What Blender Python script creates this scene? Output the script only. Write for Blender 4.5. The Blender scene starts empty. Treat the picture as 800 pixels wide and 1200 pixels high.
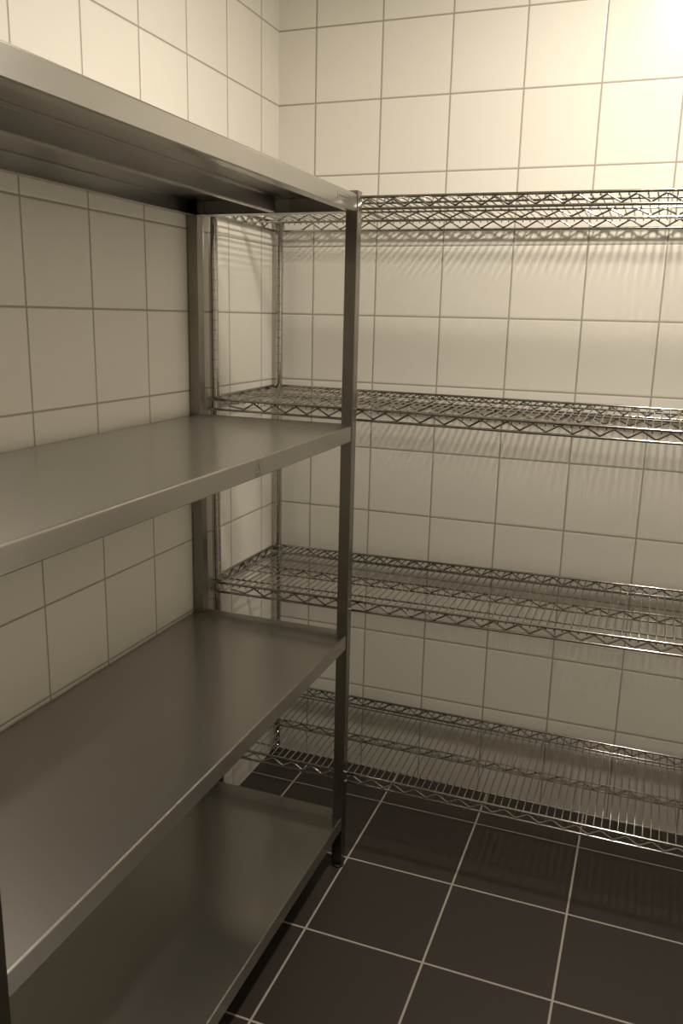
import bpy, bmesh, math
from mathutils import Vector, Matrix

C = bpy.context.scene.collection
SC = bpy.context.scene

# ------------------------------------------------------------------ helpers
def node_mat(name):
    m = bpy.data.materials.new(name)
    m.use_nodes = True
    nt = m.node_tree
    b = nt.nodes.get('Principled BSDF')
    return m, nt, b

def math_node(nt, op, a, b=None):
    n = nt.nodes.new('ShaderNodeMath'); n.operation = op
    for i, v in enumerate((a, b)):
        if v is None: continue
        if isinstance(v, (int, float)): n.inputs[i].default_value = v
        else: nt.links.new(v, n.inputs[i])
    return n.outputs[0]

def mix_col(nt, fac, a, b, mode='MIX'):
    n = nt.nodes.new('ShaderNodeMix'); n.data_type = 'RGBA'; n.blend_type = mode
    for sock, v in ((n.inputs[0], fac), (n.inputs[6], a), (n.inputs[7], b)):
        if isinstance(v, (int, float)): sock.default_value = v
        elif isinstance(v, tuple): sock.default_value = (*v, 1)
        else: nt.links.new(v, sock)
    return n.outputs[2]

def tile_mat(name, axes, offs, size, grout_w, tile_c, grout_c, rough, bump=0.35, speck=None, spec=0.4):
    """square tiles laid on a world grid; axes = the two world axes of the surface"""
    m, nt, b = node_mat(name)
    L = nt.links
    geo = nt.nodes.new('ShaderNodeNewGeometry')
    sep = nt.nodes.new('ShaderNodeSeparateXYZ'); L.new(geo.outputs['Position'], sep.inputs[0])
    edges, cells = [], []
    for a, o, s in zip(axes, offs, size):
        v = math_node(nt, 'DIVIDE', math_node(nt, 'SUBTRACT', sep.outputs[a], o), s)
        cells.append(math_node(nt, 'FLOOR', v))
        fr = math_node(nt, 'FRACT', v)
        d = math_node(nt, 'MULTIPLY', math_node(nt, 'MINIMUM', fr, math_node(nt, 'SUBTRACT', 1.0, fr)), s)
        edges.append(d)
    dist = math_node(nt, 'MINIMUM', edges[0], edges[1])
    mr = nt.nodes.new('ShaderNodeMapRange'); mr.clamp = True
    L.new(dist, mr.inputs[0])
    mr.inputs[1].default_value = grout_w * 0.5 - 0.0005
    mr.inputs[2].default_value = grout_w * 0.5 + 0.0006
    tile = mr.outputs[0]                                   # 0 in the joint, 1 on the tile
    pil = nt.nodes.new('ShaderNodeMapRange'); pil.clamp = True; pil.interpolation_type = 'SMOOTHSTEP'
    L.new(dist, pil.inputs[0])
    pil.inputs[1].default_value = grout_w * 0.25; pil.inputs[2].default_value = grout_w * 0.5 + 0.0035
    # slight differences from tile to tile and soft mottling inside a tile
    cmb = nt.nodes.new('ShaderNodeCombineXYZ'); L.new(cells[0], cmb.inputs[0]); L.new(cells[1], cmb.inputs[1])
    wn = nt.nodes.new('ShaderNodeTexWhiteNoise'); wn.noise_dimensions = '3D'; L.new(cmb.outputs[0], wn.inputs[0])
    ns = nt.nodes.new('ShaderNodeTexNoise'); ns.inputs['Scale'].default_value = 9.0; ns.inputs['Detail'].default_value = 3
    L.new(geo.outputs['Position'], ns.inputs['Vector'])
    dark = tuple(c * 0.955 for c in tile_c)
    c1 = mix_col(nt, wn.outputs['Value'], tile_c, dark)
    c2 = mix_col(nt, math_node(nt, 'MULTIPLY', ns.outputs[0], 0.10), c1, tuple(c * 0.7 for c in tile_c))
    if speck:
        sp = nt.nodes.new('ShaderNodeTexNoise'); sp.inputs['Scale'].default_value = 14.0; sp.inputs['Detail'].default_value = 5
        L.new(geo.outputs['Position'], sp.inputs['Vector'])
        st = math_node(nt, 'GREATER_THAN', sp.outputs[0], 0.735)
        c2 = mix_col(nt, math_node(nt, 'MULTIPLY', st, 0.5), c2, speck)
    n2 = nt.nodes.new('ShaderNodeTexNoise'); n2.inputs['Scale'].default_value = 60.0
    L.new(geo.outputs['Position'], n2.inputs['Vector'])
    gc = mix_col(nt, n2.outputs[0], grout_c, tuple(c * 0.8 for c in grout_c))
    L.new(mix_col(nt, tile, gc, c2), b.inputs['Base Color'])
    r = nt.nodes.new('ShaderNodeMapRange'); L.new(tile, r.inputs[0])
    b.inputs['Specular IOR Level'].default_value = spec
    r.inputs[3].default_value = 0.85; r.inputs[4].default_value = rough
    L.new(r.outputs[0], b.inputs['Roughness'])
    bp = nt.nodes.new('ShaderNodeBump'); bp.inputs['Strength'].default_value = bump; bp.inputs['Distance'].default_value = 0.0018
    L.new(pil.outputs[0], bp.inputs['Height'])
    L.new(bp.outputs[0], b.inputs['Normal'])
    return m

def steel_mat(name, grain, base, rough, aniso, polish=0.5, streak=0.10):
    """brushed stainless steel; grain = world direction of the brushing"""
    m, nt, b = node_mat(name)
    L = nt.links
    b.inputs['Metallic'].default_value = 1.0
    geo = nt.nodes.new('ShaderNodeNewGeometry')
    mp = nt.nodes.new('ShaderNodeMapping')
    mp.inputs['Scale'].default_value = tuple(2.5 if g else 420.0 for g in grain)
    L.new(geo.outputs['Position'], mp.inputs['Vector'])
    ns = nt.nodes.new('ShaderNodeTexNoise'); ns.inputs['Scale'].default_value = 1.0; ns.inputs['Detail'].default_value = 3
    L.new(mp.outputs[0], ns.inputs['Vector'])
    n2 = nt.nodes.new('ShaderNodeTexNoise'); n2.inputs['Scale'].default_value = 5.0; n2.inputs['Detail'].default_value = 4
    L.new(geo.outputs['Position'], n2.inputs['Vector'])
    c1 = mix_col(nt, math_node(nt, 'MULTIPLY', ns.outputs[0], streak * 2), base, tuple(c * 0.7 for c in base))
    L.new(mix_col(nt, math_node(nt, 'MULTIPLY', n2.outputs[0], 0.14), c1, tuple(c * 0.75 for c in base)), b.inputs['Base Color'])
    r = nt.nodes.new('ShaderNodeMapRange'); L.new(n2.outputs[0], r.inputs[0])
    r.inputs[3].default_value = rough - 0.04; r.inputs[4].default_value = rough + 0.05
    L.new(r.outputs[0], b.inputs['Roughness'])
    b.inputs['Anisotropic'].default_value = aniso
    t = nt.nodes.new('ShaderNodeCombineXYZ')
    for i in range(3): t.inputs[i].default_value = grain[i]
    L.new(t.outputs[0], b.inputs['Tangent'])
    b.inputs['Anisotropic Rotation'].default_value = 0.25        # the gloss spreads across the brushing
    bp = nt.nodes.new('ShaderNodeBump'); bp.inputs['Strength'].default_value = 0.04; bp.inputs['Distance'].default_value = 0.0004
    L.new(ns.outputs[0], bp.inputs['Height']); L.new(bp.outputs[0], b.inputs['Normal'])
    # polished lobe under the brushed one
    p = nt.nodes.new('ShaderNodeBsdfPrincipled')
    p.inputs['Metallic'].default_value = 1.0
    p.inputs['Roughness'].default_value = 0.17
    p.inputs['Anisotropic'].default_value = 0.5
    p.inputs['Anisotropic Rotation'].default_value = 0.25
    L.new(t.outputs[0], p.inputs['Tangent'])
    L.new(b.inputs['Base Color'].links[0].from_socket, p.inputs['Base Color'])
    mx = nt.nodes.new('ShaderNodeMixShader'); mx.inputs[0].default_value = polish
    L.new(b.outputs[0], mx.inputs[1]); L.new(p.outputs[0], mx.inputs[2])
    L.new(mx.outputs[0], nt.nodes['Material Output'].inputs[0])
    return m

def plain_mat(name, col, rough, metal=0.0, noise=0.06):
    m, nt, b = node_mat(name)
    geo = nt.nodes.new('ShaderNodeNewGeometry')
    ns = nt.nodes.new('ShaderNodeTexNoise'); ns.inputs['Scale'].default_value = 40.0
    nt.links.new(geo.outputs['Position'], ns.inputs['Vector'])
    nt.links.new(mix_col(nt, math_node(nt, 'MULTIPLY', ns.outputs[0], noise * 2), col, tuple(c * 0.6 for c in col)), b.inputs['Base Color'])
    b.inputs['Roughness'].default_value = rough
    b.inputs['Metallic'].default_value = metal
    return m

def obj(name, bm, mat, parent=None, smooth=False, weighted=False):
    me = bpy.data.meshes.new(name)
    bmesh.ops.recalc_face_normals(bm, faces=bm.faces)
    bm.to_mesh(me); bm.free()
    if smooth:
        for p in me.polygons: p.use_smooth = True
        try: me.set_sharp_from_angle(angle=math.radians(40))
        except Exception: pass
    me.materials.append(mat)
    o = bpy.data.objects.new(name, me); C.objects.link(o)
    if weighted:
        wm = o.modifiers.new('flat faces stay flat', 'WEIGHTED_NORMAL'); wm.weight = 100; wm.keep_sharp = True
    if parent is not None:
        o.parent = parent
        o.matrix_parent_inverse = world_of(parent).inverted()
    return o

def world_of(o):
    m = o.matrix_basis.copy()
    while o.parent is not None:
        m = o.parent.matrix_basis @ o.matrix_parent_inverse @ m
        o = o.parent
    return m

def thing(name, label, cat, loc):
    o = bpy.data.objects.new(name, None); C.objects.link(o)
    o.location = loc; o.empty_display_size = 0.1
    o['label'] = label; o['category'] = cat
    return o

def box(bm, x0, x1, y0, y1, z0, z1, bevel=0.0, seg=2):
    t = bmesh.new()
    bmesh.ops.create_cube(t, size=1.0)
    for v in t.verts:
        v.co = Vector((x0 + (v.co.x + .5) * (x1 - x0), y0 + (v.co.y + .5) * (y1 - y0), z0 + (v.co.z + .5) * (z1 - z0)))
    if bevel:
        bmesh.ops.bevel(t, geom=list(t.edges), offset=bevel, segments=seg, affect='EDGES', profile=0.5)
    merge(bm, t)

def merge(bm, t):
    mp = {}
    for v in t.verts: mp[v] = bm.verts.new(v.co)
    for f in t.faces:
        try: bm.faces.new([mp[v] for v in f.verts])
        except ValueError: pass
    t.free()

def tube(bm, pts, r, n=8):
    """round wire along a polyline, mitred at the bends, capped at the ends"""
    pts = [Vector(p) for p in pts]
    rings = []
    d0 = (pts[1] - pts[0]).normalized()
    ref = Vector((0, 0, 1)) if abs(d0.z) < 0.9 else Vector((1, 0, 0))
    side = d0.cross(ref).normalized()
    for i, p in enumerate(pts):
        din = (p - pts[i - 1]).normalized() if i else (pts[1] - p).normalized()
        dout = (pts[i + 1] - p).normalized() if i < len(pts) - 1 else din
        t = (din + dout).normalized()
        side = (side - t * side.dot(t)).normalized()
        up = t.cross(side)
        k = 1.0 / max(0.5, t.dot(din))
        bend = (dout - din)
        ring = []
        for j in range(n):
            a = 2 * math.pi * j / n
            off = side * math.cos(a) * r + up * math.sin(a) * r
            if bend.length > 1e-6:
                bd = bend.normalized(); off += bd * off.dot(bd) * (k - 1)
            ring.append(bm.verts.new(p + off))
        rings.append(ring)
    for a, b in zip(rings, rings[1:]):
        for j in range(n):
            bm.faces.new((a[j], a[(j + 1) % n], b[(j + 1) % n], b[j]))
    bm.faces.new(rings[0][::-1]); bm.faces.new(rings[-1])

def lathe(bm, x, y, prof, n=20):
    """prof: list of (radius, z) from bottom to top"""
    rings = []
    for r, z in prof:
        rings.append([bm.verts.new((x + r * math.cos(2 * math.pi * j / n), y + r * math.sin(2 * math.pi * j / n), z)) for j in range(n)])
    for a, b in zip(rings, rings[1:]):
        for j in range(n):
            bm.faces.new((a[j], a[(j + 1) % n], b[(j + 1) % n], b[j]))
    bm.faces.new(rings[0][::-1]); bm.faces.new(rings[-1])

def lathe_open(bm, x, y, prof, n=32):
    rings = []
    for r, z in prof:
        rings.append([bm.verts.new((x + r * math.cos(2 * math.pi * j / n), y + r * math.sin(2 * math.pi * j / n), z)) for j in range(n)])
    for a, b in zip(rings, rings[1:] + rings[:1]):
        for j in range(n):
            bm.faces.new((a[j], a[(j + 1) % n], b[(j + 1) % n], b[j]))

def arc(cx, cz, r, a0, a1, n=5):
    return [(cx + r * math.cos(math.radians(a0 + (a1 - a0) * i / n)), cz + r * math.sin(math.radians(a0 + (a1 - a0) * i / n))) for i in range(n + 1)]

def sheet(bm, poly, t, ext, place):
    """folded sheet metal: a 2-D centreline given thickness t, extruded from ext[0] to ext[1]; place(a, b, e) -> xyz"""
    P = [Vector((a, b)) for a, b in poly]
    nrm = []
    for i in range(len(P)):
        d = (P[min(i + 1, len(P) - 1)] - P[max(i - 1, 0)]).normalized()
        nrm.append(Vector((-d.y, d.x)))
    up = [p + n * t / 2 for p, n in zip(P, nrm)]
    dn = [p - n * t / 2 for p, n in zip(P, nrm)]
    R = []
    for e in ext:
        R.append(([bm.verts.new(place(a.x, a.y, e)) for a in up], [bm.verts.new(place(a.x, a.y, e)) for a in dn]))
    (u0, d0), (u1, d1) = R
    n = len(P)
    for i in range(n - 1):
        bm.faces.new((u0[i], u0[i + 1], u1[i + 1], u1[i]))
        bm.faces.new((d0[i], d1[i], d1[i + 1], d0[i + 1]))
        bm.faces.new((u0[i], d0[i], d0[i + 1], u0[i + 1]))
        bm.faces.new((u1[i], u1[i + 1], d1[i + 1], d1[i]))
    bm.faces.new((u0[0], u1[0], d1[0], d0[0]))
    bm.faces.new((u0[-1], d0[-1], d1[-1], u1[-1]))

# ------------------------------------------------------------------ materials
TILE = (0.88, 0.852, 0.775)
GROUT = (0.46, 0.43, 0.36)
Z0, TW = 2.281, 0.2
ROOM_X, ROOM_Y, ROOM_Z = 2.30, -3.05, 2.58
M_back = tile_mat('wall_tiles_back', (0, 2), (0.1174 - 5 * TW, Z0 - 20 * 0.1993), (TW, 0.1993), 0.0044, TILE, GROUT, 0.24)
M_left = tile_mat('wall_tiles_left', (1, 2), (-0.1173 - 30 * 0.2012, Z0 - 20 * 0.1993), (0.2012, 0.1993), 0.0044, TILE, GROUT, 0.24)
M_floor = tile_mat('floor_tiles', (0, 1), (0.1526 - 3.0, -0.1875 - 15 * 0.3004), (0.2998, 0.3004), 0.0050,
                   (0.044, 0.036, 0.030), (0.46, 0.42, 0.37), 0.42, 0.3, speck=(0.075, 0.062, 0.052))
M_ceil = plain_mat('white_plaster', (0.82, 0.80, 0.75), 0.8)
SB = (0.45, 0.435, 0.405)
M_steel_y = steel_mat('brushed_steel_lengthwise', (0, 1, 0), SB, 0.48, 0.90, 0.55)
M_steel_z = steel_mat('brushed_steel_upright', (0, 0, 1), (0.29, 0.272, 0.245), 0.34, 0.85, 0.6)
M_mark = plain_mat('etched_steel', (0.33, 0.32, 0.29), 0.55, 1.0)
M_chrome = plain_mat('chrome_wire', (0.44, 0.425, 0.40), 0.16, 1.0)
M_post = plain_mat('chrome_post', (0.52, 0.505, 0.475), 0.10, 1.0)
M_plastic = plain_mat('grey_plastic_sleeve', (0.30, 0.30, 0.29), 0.45)
M_black = plain_mat('black_plastic', (0.015, 0.015, 0.015), 0.5)
M_door = plain_mat('grey_door_paint', (0.55, 0.53, 0.49), 0.5)

# ------------------------------------------------------------------ the room
def struct(name, bm, mat, parent=None):
    o = obj(name, bm, mat, parent)
    if parent is None: o['kind'] = 'structure'
    return o
T = 0.12
def slab(name, mat, *b):
    bm = bmesh.new(); box(bm, *b); return struct(name, bm, mat)
slab('floor', M_floor, -T, ROOM_X + T, ROOM_Y - T, T, -T, 0)
slab('ceiling', M_ceil, -T, ROOM_X + T, ROOM_Y - T, T, ROOM_Z, ROOM_Z + T)
slab('wall_back', M_back, -T, ROOM_X + T, 0, T, 0, ROOM_Z)
slab('wall_left', M_left, -T, 0, ROOM_Y - T, 0, 0, ROOM_Z)
slab('wall_right', M_left, ROOM_X, ROOM_X + T, ROOM_Y - T, 0, 0, ROOM_Z)
bm = bmesh.new()
DX0, DX1, DZ = 0.75, 1.65, 2.05
box(bm, 0, DX0, ROOM_Y - T, ROOM_Y, 0, ROOM_Z)
box(bm, DX1, ROOM_X, ROOM_Y - T, ROOM_Y, 0, ROOM_Z)
box(bm, DX0, DX1, ROOM_Y - T, ROOM_Y, DZ, ROOM_Z)
struct('wall_front', bm, M_back)
bm = bmesh.new(); box(bm, DX0 + .002, DX1 - .002, ROOM_Y - 0.09, ROOM_Y - 0.04, 0.004, DZ - .002, 0.003)
door = struct('door_1', bm, M_door)
bm = bmesh.new()
tube(bm, [(DX1 - .08, ROOM_Y - .041, 1.02), (DX1 - .08, ROOM_Y + .01, 1.02), (DX1 - .20, ROOM_Y + .01, 1.02)], 0.009, 10)
obj('door_handle', bm, M_post, door, smooth=True)

# ------------------------------------------------------------------ steel shelving unit along the left wall
unit = thing('steel_shelving_unit', 'brushed stainless steel shelving unit with four solid shelves along the left wall', 'shelving unit', (0.227, -1.145, 0))
XL0, XL1 = 0.0035, 0.0320        # rear legs
XF0, XF1 = 0.4215, 0.4510        # front legs
YF0, YF1 = -0.5410, -0.5120      # far legs
YN0, YN1 = -1.7790, -1.7500      # near legs
for (x0, x1) in ((XF0, XF1), (XL0, XL1)):
    for (y0, y1) in ((YF0, YF1), (YN0, YN1)):
        bm = bmesh.new(); box(bm, x0, x1, y0, y1, 0.018, 1.760, 0.0022, 3)
        leg = obj('leg', bm, M_steel_z, unit, smooth=True, weighted=True)
        bm = bmesh.new()
        cx, cy = (x0 + x1) / 2, (y0 + y1) / 2
        box(bm, x0 + .0005, x1 - .0005, y0 + .0005, y1 - .0005, 0.0105, 0.0185, 0.001)
        lathe(bm, cx, cy, [(0.0165, 0.0), (0.0165, 0.005), (0.012, 0.0085), (0.007, 0.0115)], 20)
        f = obj('foot', bm, M_black, leg)
        f['label'] = 'black levelling foot'
XS0, XS1 = 0.0045, 0.4490        # shelf faces
YS0, YS1 = -1.7830, -0.5070      # shelf ends
FL, TH, RD = 0.0385, 0.0014, 0.0032
def tri_mark(parent, y, z, x):
    """small pressed triangle with lines of lettering under it"""
    bm = bmesh.new()
    a, b, c = (x, y - .010, z - .008), (x, y + .010, z - .008), (x, y, z + .0105)
    for p, q in ((a, b), (b, c), (c, a)): tube(bm, [p, q], 0.0007, 6)
    tube(bm, [(x, y - .005, z - .0045), (x, y + .005, z - .0045)], 0.0007, 6)
    tube(bm, [(x, y - .0035, z), (x, y + .0035, z)], 0.0006, 6)
    for i in range(5):
        yy = y - .0105 + i * .0047
        box(bm, x - .0003, x + .0006, yy, yy + .0030, z - .0125, z - .0104)
    for i in range(4):
        yy = y - .0085 + i * .0047
        box(bm, x - .0003, x + .0006, yy, yy + .0030, z - .0158, z - .0140)
    o = obj('pressed_mark', bm, M_mark, parent); o['label'] = 'small pressed triangle mark with lettering'
def plate_mark(parent, y0, y1, z0, z1, x):
    bm = bmesh.new()
    r = .003
    pts = []
    for cy, cz, s in ((y1 - r, z1 - r, 0), (y0 + r, z1 - r, 90), (y0 + r, z0 + r, 180), (y1 - r, z0 + r, 270)):
        pts += [(x, a, b) for a, b in arc(cy, cz, r, s, s + 90, 3)]
    tube(bm, pts + [pts[0]], 0.00028, 6)
    n = 8
    for i in range(n):
        yy = y0 + .008 + i * (y1 - y0 - .016) / n
        box(bm, x - .0003, x + .0002, yy, yy + (y1 - y0 - .016) / n * .6, (z0 + z1) / 2 - .0015, (z0 + z1) / 2 + .0015)
    o = obj('pressed_plate', bm, M_steel_z, parent); o['label'] = 'faint pressed maker plate outline'
for si, (zf, zn) in enumerate(((1.7520, 1.7570), (1.2222, 1.2172), (0.6825, 0.6745), (0.1575, 0.1530))):
    def sag(y, zf=zf, zn=zn): return zf + (zn - zf) * (y - (-.54)) / (-1.75 + .54)
    bm = bmesh.new()
    # main tray between the legs: lip, flange, bend, top, bend, flange, lip
    poly = [(XS1 - .022, -FL + .0007), (XS1 - .0021, -FL + .0007), (XS1 - .0007, -FL + .0021)] + \
           [(XS1 - .0007, -RD - .004)] + arc(XS1 - .0007 - RD, -.0007 - RD, RD, 0, 90) + \
           arc(XS0 + .0007 + RD, -.0007 - RD, RD, 90, 180) + \
           [(XS0 + .0007, -RD - .004), (XS0 + .0007, -FL + .0021), (XS0 + .0021, -FL + .0007), (XS0 + .022, -FL + .0007)]
    sheet(bm, poly, TH, (YN1 + .0006, YF0 - .0006), lambda a, b, e: (a, e, b + sag(e)))
    # folded ends that reach round behind the legs
    for yi, ye, s in ((YF0 - .0006, YS1, 1), (YN1 + .0006, YS0, -1)):
        q = [(yi, -.0007)] + [(ye - s * (.0007 + RD) + s * a, b) for a, b in arc(0, -.0007 - RD, RD, 90, 0)] + \
            [(ye - s * .0007, -FL + .0021), (ye - s * .0021, -FL + .0007), (ye - s * .042, -FL + .0007)]
        sheet(bm, q, TH, (XL1 + .0006, XF0 - .0006), lambda a, b, e: (e, a, b + sag(a)))
    # the tray is folded down round the legs at its corners too
    for yi, ye in ((YF0 - .0006, YS1), (YN1 + .0006, YS0)):
        y0, y1 = min(yi, ye), max(yi, ye)
        zt = sag((yi + ye) / 2)
        s = 1 if ye > yi else -1
        for xa, sg, xe in ((XL1 + .0006, 1, XS0 + .0016), (XF0 - .0006, -1, XS1 - .0016)):
            box(bm, min(xa, xa + sg * .0012), max(xa, xa + sg * .0012), y0 + .0015, y1 - .0015, zt - FL + .001, zt - .0018)
            box(bm, min(xa, xe), max(xa, xe), min(yi, yi - s * .0012), max(yi, yi - s * .0012), zt - FL + .001, zt - .0018)
    board = obj('shelf_board', bm, M_steel_y, unit, smooth=True, weighted=True)
    bm = bmesh.new()
    sx = 0.247
    sheet(bm, [(sx + .018, -.0023), (sx + .002, -.0023), (sx, -.0043), (sx, -FL + .003), (sx - .002, -FL + .0014), (sx - .013, -FL + .0014)], .0014,
          (YN1 + .02, YF0 - .008), lambda a, b, e: (a, e, b + sag(e)))
    obj('stiffener', bm, M_steel_y, board, smooth=True, weighted=True)
    if si == 1: tri_mark(board, -1.049, sag(-1.049) - .0185, XS1 + .0002)
    if si == 0: plate_mark(board, -.665, -.592, sag(-.63) - .026, sag(-.63) - .010, XS1 + .0001)

# ------------------------------------------------------------------ chrome wire shelving along the back wall
wu = thing('wire_shelving_unit', 'chrome wire shelving unit with four open grid shelves along the back wall', 'shelving unit', (0.76, -0.256, 0))
WX0, WX1 = 0.0045, 1.527
WY0, WY1 = -0.4697, -0.0254
PXL, PXR, PYF, PYB = 0.0241, 1.507, -0.4491, -0.0455
PR = 0.0122
for px in (PXL, PXR):
    for py in (PYF, PYB):
        bm = bmesh.new()
        prof = [(PR, 0.02)]
        z = 0.0402
        while z < 1.785:                                   # ring grooves an inch apart
            prof += [(PR, z - .0013), (PR - .0007, z - .0006), (PR - .0007, z + .0006), (PR, z + .0013)]
            z += 0.0254
        prof += [(PR, 1.79)]
        lathe(bm, px, py, prof, 20)
        post = obj('post', bm, M_post, wu, smooth=True)
        bm = bmesh.new(); lathe(bm, px, py, [(PR + .0006, 1.784), (PR + .0010, 1.790), (PR + .0004, 1.794), (PR * .6, 1.7965)], 20)
        obj('cap', bm, M_black, post, smooth=True)
        bm = bmesh.new(); lathe(bm, px, py, [(0.016, 0.0), (0.016, 0.006), (0.0125, 0.010), (0.007, 0.012), (0.007, 0.022), (PR, 0.024)], 20)
        obj('foot', bm, M_black, post, smooth=True)

SH = ((1.7514, -.005, -.010), (1.2573, -.0068, .0149), (0.7521, .010, -.011), (0.2527, -.0008, .0088))
DZ = 0.0262
RF, RB, RZ, RL, RC = 0.0036, 0.0034, 0.0024, 0.0026, 0.0017
for zc, ta, tb in SH:
    def Z(x, y, d, zc=zc, ta=ta, tb=tb): return zc + ta * (x - .6) + tb * (y + .25) - d
    def P(x, y, d): return (x, y, Z(x, y, d))
    # frame: the outer top hoop of the shelf
    bm = bmesh.new()
    cr = .030
    hoop = []
    for (a, b) in (((WX0 + cr, WY0), (WX1 - cr, WY0)), ((WX1, WY0 + cr), (WX1, WY1 - cr)), ((WX1 - cr, WY1), (WX0 + cr, WY1)), ((WX0, WY1 - cr), (WX0, WY0 + cr))):
        tube(bm, [P(*a, 0), P(*b, 0)], RF, 10)
        tube(bm, [P(*a, DZ), P(*b, DZ)], RB, 10)
    shelf = obj('wire_shelf', bm, M_chrome, wu, smooth=True)
    # zigzag trusses front, middle, rear and at both ends
    def zig(name, pts, extra=()):
        bm = bmesh.new()
        tube(bm, pts, RZ, 7)
        for e in extra: tube(bm, e, RL, 8)
        return obj(name, bm, M_chrome, shelf, smooth=True)
    def zrow(x0, x1, first_low, y, top, low, half=.030):
        xs = []
        k = first_low
        while k - half * 2 > x0: k -= half * 2
        pts, x, lowflag = [], k, True
        while x < x1:
            if x > x0:
                d = low if lowflag else top
                pts += [P(x - .0035, y, d - (.0012 if lowflag else -.0012)), P(x, y, d), P(x + .0035, y, d - (.0012 if lowflag else -.0012))]
            x += half; lowflag = not lowflag
        return pts
    T0, T1 = .0052, DZ - .0050
    YM = -0.2507
    zig('front_truss', [P(.0772, WY0, .0145)] + zrow(.08, WX1 - .05, .1205, WY0, T0, T1))
    zig('rear_truss', zrow(.06, WX1 - .05, .0914, WY1, T0, T1))
    zig('middle_truss', zrow(.03, WX1 - .02, .1157, YM, .0085, DZ - .0045),
        ([P(WX0, YM, .0055), P(WX1, YM, .0055)], [P(WX0, YM, DZ), P(WX1, YM, DZ)]))
    for xe in (WX0, WX1):
        pts, y, low = [], WY0 + .062, True
        while y < WY1 - .045:
            pts.append(P(xe, y, T1 if low else T0)); y += .030; low = not low
        zig('end_truss', pts)
    # the grid: long wires carrying the cross wires
    bm = bmesh.new()
    for yy in (-0.4086, -0.0836): tube(bm, [P(WX0, yy, .0057), P(WX1, yy, .0057)], RL, 8)
    x = 1.111 - 55 * .01935
    while x < WX1 - .03:
        if x > WX0 + .032:
            tube(bm, [P(x, WY0 - .0002, .0075), P(x, WY0 + .0022, .0048), P(x, WY0 + .006, .0017), P(x, WY1 - .006, .0017), P(x, WY1 - .0022, .0048), P(x, WY1 + .0002, .0075)], RC, 6)
        x += .01935
    obj('wire_grid', bm, M_chrome, shelf, smooth=True)
    # corner collars with the plastic sleeves inside
    for px in (PXL, PXR):
        for py in (PYF, PYB):
            bm = bmesh.new()
            zz = Z(px, py, 0)
            lathe(bm, px, py, [(PR + .0040, zz - DZ - .0045), (PR + .0062, zz - DZ - .0045), (PR + .0062, zz - DZ - .0020), (PR + .0048, zz - DZ - .0010),
                               (PR + .0030, zz - .001), (PR + .0030, zz + .0035), (PR + .0006, zz + .0035)], 24)
            sx = -1 if px == PXL else 1; sy = -1 if py == PYF else 1
            for d, r in ((0, RF), (DZ, RB)):              # the hoop's wires turn round the post
                cx = (WX0 + cr) if sx < 0 else (WX1 - cr); cy = (WY0 + cr) if sy < 0 else (WY1 - cr)
                ang = {(-1, -1): (180, 270), (1, -1): (270, 360), (1, 1): (0, 90), (-1, 1): (90, 180)}[(sx, sy)]
                tube(bm, [P(a, b, d) for a, b in arc(cx, cy, cr, *ang, 8)], r, 8)
            col = obj('collar', bm, M_chrome, shelf, smooth=True)

# ------------------------------------------------------------------ the lamp on the ceiling
LX, LY = 1.16, -0.84
def oval(bm):
    for v in bm.verts:
        v.co.x = LX + (v.co.x - LX) * 0.85
        v.co.y = LY + (v.co.y - LY) * 1.9
lamp = thing('ceiling_lamp', 'oval white glowing lamp fixed to the ceiling above the aisle', 'lamp', (LX, LY, ROOM_Z))
bm = bmesh.new()
lathe_open(bm, LX, LY, [(.066, ROOM_Z - .014), (.075, ROOM_Z - .014), (.076, ROOM_Z - .023), (.082, ROOM_Z - .026), (.092, ROOM_Z - .022), (.096, ROOM_Z - .0005), (.066, ROOM_Z - .0005)], 40)
oval(bm)
obj('base', bm, M_ceil, lamp, smooth=True)
m, nt, b = node_mat('lit_diffuser')
b.inputs['Base Color'].default_value = (.9, .88, .82, 1)
b.inputs['Emission Color'].default_value = (1.0, 0.90, 0.765, 1)
b.inputs['Emission Strength'].default_value = 315.0
bm = bmesh.new()
lathe(bm, LX, LY, [(.072, ROOM_Z - .022), (.073, ROOM_Z - .020), (.073, ROOM_Z - .015)], 40)
oval(bm)
obj('diffuser', bm, m, lamp, smooth=True)

# ------------------------------------------------------------------ world, camera, view
w = bpy.data.worlds.new('world'); SC.world = w; w.use_nodes = True
w.node_tree.nodes['Background'].inputs[0].default_value = (0, 0, 0, 1)
w.node_tree.nodes['Background'].inputs[1].default_value = 0.0

cam_d = bpy.data.cameras.new('camera'); cam = bpy.data.objects.new('camera', cam_d); C.objects.link(cam)
cam_d.sensor_fit = 'VERTICAL'; cam_d.sensor_height = 36.0; cam_d.lens = 975.77 / 1200 * 36.0
cam_d.clip_start = 0.02
yaw, pitch, roll = 0.357, 0.2304, 0.0228
cy_, sy_, cp, sp = math.cos(yaw), math.sin(yaw), math.cos(pitch), math.sin(pitch)
fw = Vector((-sy_ * cp, cy_ * cp, -sp)); rt = Vector((cy_, sy_, 0)); up = rt.cross(fw)
r2 = rt * math.cos(roll) + up * math.sin(roll); u2 = up * math.cos(roll) - rt * math.sin(roll)
R = Matrix((r2, u2, -fw)).transposed().to_4x4()
cam.matrix_world = Matrix.Translation((1.1326, -2.4293, 1.4792)) @ R
SC.camera = cam
SC.view_settings.view_transform = 'Standard'
SC.view_settings.look = 'None'
SC.view_settings.gamma = 1.0
SC.view_settings.use_curve_mapping = False
SC.view_settings.exposure = 0.0
